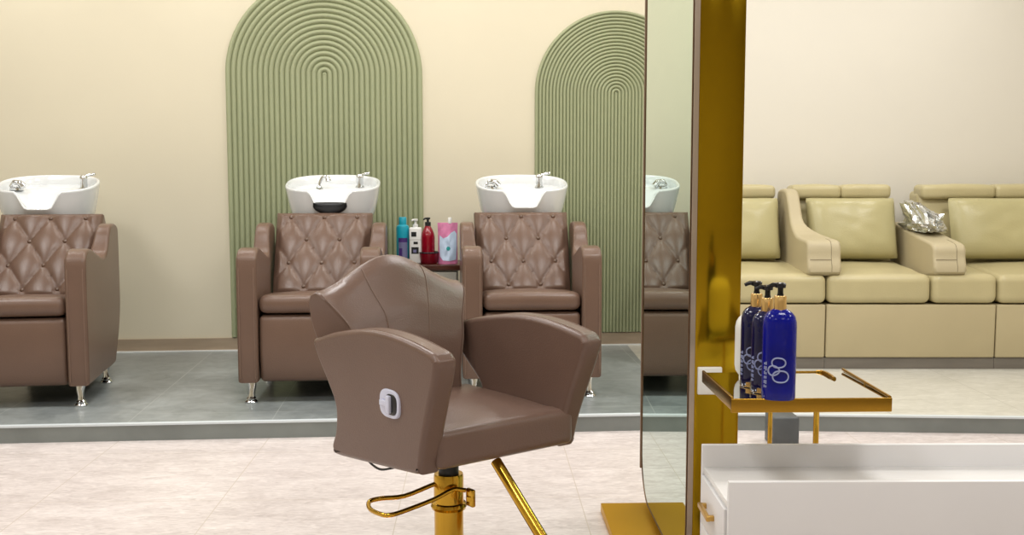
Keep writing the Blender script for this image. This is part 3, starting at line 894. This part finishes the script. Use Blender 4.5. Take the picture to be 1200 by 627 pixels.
# crumpled foil bag on the middle arm
bm = bmesh.new()
bmesh.ops.create_icosphere(bm, subdivisions=4, radius=1.0)
for v in bm.verts:
    c = v.co.copy()
    r = 1 + .45 * noise.noise(c * 2.1 + Vector((3, 1, 7))) + .30 * abs(noise.noise(c * 4.3)) + .16 * noise.noise(c * 9)
    k = 1.0
    v.co = Vector((c.x * .085 * r, c.y * .14 * r, c.z * .058 * r))
    if c.z > .1 and c.x < .25: v.co += Vector((-.035, .05, .075)) * smooth01((c.z - .1) / .6) * smooth01((.25 - c.x) / .5)
    v.co.z = max(v.co.z, -.035 + .055 * (v.co.y) )
ox, oy = 1.085, .37
fb = fin(bm, 'foil_bag', M['foil'], loc=RO + Vector((math.cos(RB) * ox - math.sin(RB) * oy, math.sin(RB) * ox + math.cos(RB) * oy, .752)), rotz=RB, smooth=False)
tag(fb, 'crumpled silver foil bag lying on the sofa arm', 'bag')

# ------------------------------------------------------------------ product shelf between the wash chairs
QX0, QX1, QY0, QY1, QZ = -.462, -.098, 5.80, 6.12, .612
qc = Vector(((QX0 + QX1) / 2, 5.95, PZ))
sd = thing('side_cabinet', 'small side cabinet with dark wood top between the wash chairs', 'cabinet', qc)
fin(box(QX0 - qc.x, QX1 - qc.x, QY0 - qc.y, QY1 - qc.y, QZ - .03 - PZ, QZ - PZ, .004), 'top', M['wood'], sd)
fin(box(QX0 + .015 - qc.x, QX1 - .015 - qc.x, QY0 + .02 - qc.y, QY1 - .01 - qc.y, .0, QZ - .03 - PZ), 'body', M['cab_grey'], sd, smooth=False)
dr = fin(box(QX0 + .02 - qc.x, QX1 - .02 - qc.x, QY0 + .005 - qc.y, QY0 + .02 - qc.y, .02, QZ - .04 - PZ, .003), 'door', M['cab_grey'], sd)
bm = bmesh.new()
tube(bm, [(.10, QY0 - .012 - qc.y, .30), (.10, QY0 - .012 - qc.y, .40)], .004, 8)
fin(bm, 'handle', M['chrome'], dr)

def patch(parent, name, m, R, a0, a1, z0, z1, sy=1.0, off=.0008):
    bm = bmesh.new(); n = 12
    lo = []; hi = []
    for k in range(n + 1):
        a = a0 + (a1 - a0) * k / n
        lo.append(bm.verts.new(((R + off) * math.cos(a), (R + off) * sy * math.sin(a), z0))); hi.append(bm.verts.new(((R + off) * math.cos(a), (R + off) * sy * math.sin(a), z1)))
    for k in range(n): bm.faces.new((lo[k], lo[k + 1], hi[k + 1], hi[k]))
    return fin(bm, name, m, parent)
# teal bottle
t = thing('shampoo_bottle', 'teal bottle with purple label on the side cabinet', 'bottle', (-.418, 5.93, QZ), 0, 'hair products on the side cabinet')
b = fin(lathe(bmesh.new(), [(0, 0), (.034, 0), (.036, .004), (.036, .195), (.033, .207), (.022, .214), (.021, .218)], n=28), 'bottle_body', M['teal'], t)
fin(lathe(bmesh.new(), [(0, .216), (.0215, .216), (.0215, .252), (.019, .256), (0, .256)], n=24), 'cap', M['teal'], t)
patch(b, 'label_patch', M['lilac'], .036, -2.2, -.75, .03, .138)
patch(b, 'label_patch', M['purple'], .0362, -2.2, -.75, .118, .142)
patch(b, 'label_patch', M['purple'], .0363, -2.1, -1.6, .03, .085)
# white pump bottle
t = thing('lotion_bottle', 'white pump bottle with small black labels on the side cabinet', 'bottle', (-.346, 5.91, QZ), 0, 'hair products on the side cabinet')
bb = fin(box(-.034, .034, -.026, .026, 0, .2, .008), 'bottle_body', M['white_pl'], t)
bm = lathe(bmesh.new(), [(.0, .2), (.015, .2), (.015, .216), (.007, .218), (.007, .235), (.014, .237), (.014, .246), (0, .248)], n=18)
tube(bm, [(0, 0, .242), (-.012, -.012, .242), (-.02, -.02, .238)], [.006, .005, .004], 8)
fin(bm, 'pump', M['white_pl'], t)
for (x0, x1, z0, z1) in ((-.022, .006, .150, .176), (-.01, .014, .108, .122), (-.022, .018, .055, .092)):
    fin(box(x0, x1, -.0268, -.0255, z0, z1), 'label_patch', M['ink'], bb, smooth=False)
fin(box(-.012, .006, -.0274, -.026, .062, .078), 'label_patch', M['lilac'], bb, smooth=False)
fin(box(-.034, .034, -.0266, -.0255, .132, .134), 'label_patch', M['cab_grey'], bb, smooth=False)
# red bowl and red pump bottle standing in it
t = thing('mixing_bowl', 'round red bowl with dark rim holding the red pump bottle', 'bowl', (-.272, 5.90, QZ))
fin(lathe(bmesh.new(), [(0, 0), (.042, 0), (.048, .006), (.054, .060), (.050, .060), (.044, .010), (0, .010)], n=36), 'bowl_body', M['red2'], t)
fin(tube(bmesh.new(), [(.053 * math.cos(2 * PI * k / 36), .053 * math.sin(2 * PI * k / 36), .062) for k in range(36)], .004, 8, closed=True), 'rim', M['black'], t)
t = thing('pump_bottle', 'dark red pump bottle standing in the red bowl', 'bottle', (-.277, 5.90, QZ + .011), 0, 'hair products on the side cabinet')
fin(lathe(bmesh.new(), [(0, 0), (.036, 0), (.038, .004), (.038, .135), (.035, .155), (.026, .178), (.017, .194), (.0135, .2)], n=30), 'bottle_body', M['red'], t)
bm = lathe(bmesh.new(), [(0, .198), (.016, .198), (.016, .218), (.006, .22), (.006, .232), (.013, .234), (.013, .243), (0, .245)], n=18)
tube(bm, [(0, 0, .239), (-.014, -.008, .239), (-.024, -.012, .232)], [.006, .005, .004], 8)
fin(bm, 'pump', M['ink'], t)
# pink pouch
t = thing('refill_pouch', 'pink refill pouch with pale blue print and white cap', 'pouch', (-.168, 5.90, QZ), 0, 'hair products on the side cabinet')
bm = bmesh.new(); n, m = 16, 20; G = {}
for s in (-1, 1):
    for j in range(m + 1):
        for i in range(n + 1):
            u = -1 + 2 * i / n; v = j / m
            th = (.032 * (1 - v) ** .8 + .006) * (1 - abs(u) ** 2.6) + .001
            th *= 1 + .25 * noise.noise(Vector((u * 3, v * 6, s)))
            G[s, i, j] = bm.verts.new((u * (.056 - .003 * math.sin(PI * v)), s * th, v * .226 - .0 * abs(u) ** 6 * (1 if j == m else 0)))
for s in (-1, 1):
    for j in range(m):
        for i in range(n):
            bm.faces.new((G[s, i, j], G[s, i + 1, j], G[s, i + 1, j + 1], G[s, i, j + 1]))
for j in range(m):
    for i in (0, n): bm.faces.new((G[-1, i, j], G[1, i, j], G[1, i, j + 1], G[-1, i, j + 1]))
for i in range(n):
    for j in (0, m): bm.faces.new((G[-1, i, j], G[1, i, j], G[1, i + 1, j], G[-1, i + 1, j]))
b = fin(bm, 'pouch_body', M['pink'], t)
fin(lathe(bmesh.new(), [(0, .222), (.011, .222), (.011, .252), (.009, .255), (0, .255)], (.012, 0, 0), 16), 'cap', M['white_pl'], t)
def pouch_pt(x, z, o=.0015):
    u = x / .056; v = z / .226
    th = ((.032 * (1 - v) ** .8 + .006) * (1 - abs(u) ** 2.6) + .001) * (1 + .25 * noise.noise(Vector((u * 3, v * 6, -1))))
    return (x, -th - o, z)
bm = bmesh.new()
ol = [(-.044, .158), (-.024, .140), (0, .150), (.020, .172), (.038, .182), (.049, .166), (.050, .10), (.046, .022), (.01, .016), (-.026, .02), (-.042, .04), (-.046, .10)]
ol2 = []
for k in range(len(ol)):
    p, q = ol[k], ol[(k + 1) % len(ol)]
    ol2 += [p, ((p[0] * 2 + q[0]) / 3, (p[1] * 2 + q[1]) / 3), ((p[0] + q[0] * 2) / 3, (p[1] + q[1] * 2) / 3)]
c = bm.verts.new(pouch_pt(.002, .09, .0025))
lv = [[bm.verts.new(pouch_pt(.002 + (x - .002) * q, .09 + (z - .09) * q, .0025)) for x, z in ol2] for q in (.2, .4, .6, .8, 1.0)]
for k in range(len(ol2)):
    k2 = (k + 1) % len(ol2)
    bm.faces.new((c, lv[0][k], lv[0][k2]))
    for ra, rb in zip(lv[:-1], lv[1:]): bm.faces.new((ra[k], rb[k], rb[k2], ra[k2]))
fin(bm, 'label_patch', M['paleblue'], b)
bm = bmesh.new()
c = bm.verts.new(pouch_pt(.004, .085, .0045)); rr = [bm.verts.new(pouch_pt(.004 + .011 * math.cos(2 * PI * k / 18), .085 + .011 * math.sin(2 * PI * k / 18), .0045)) for k in range(18)]
for k in range(18): bm.faces.new((c, rr[k], rr[(k + 1) % 18]))
fin(bm, 'label_patch', M['tealdot'], b)
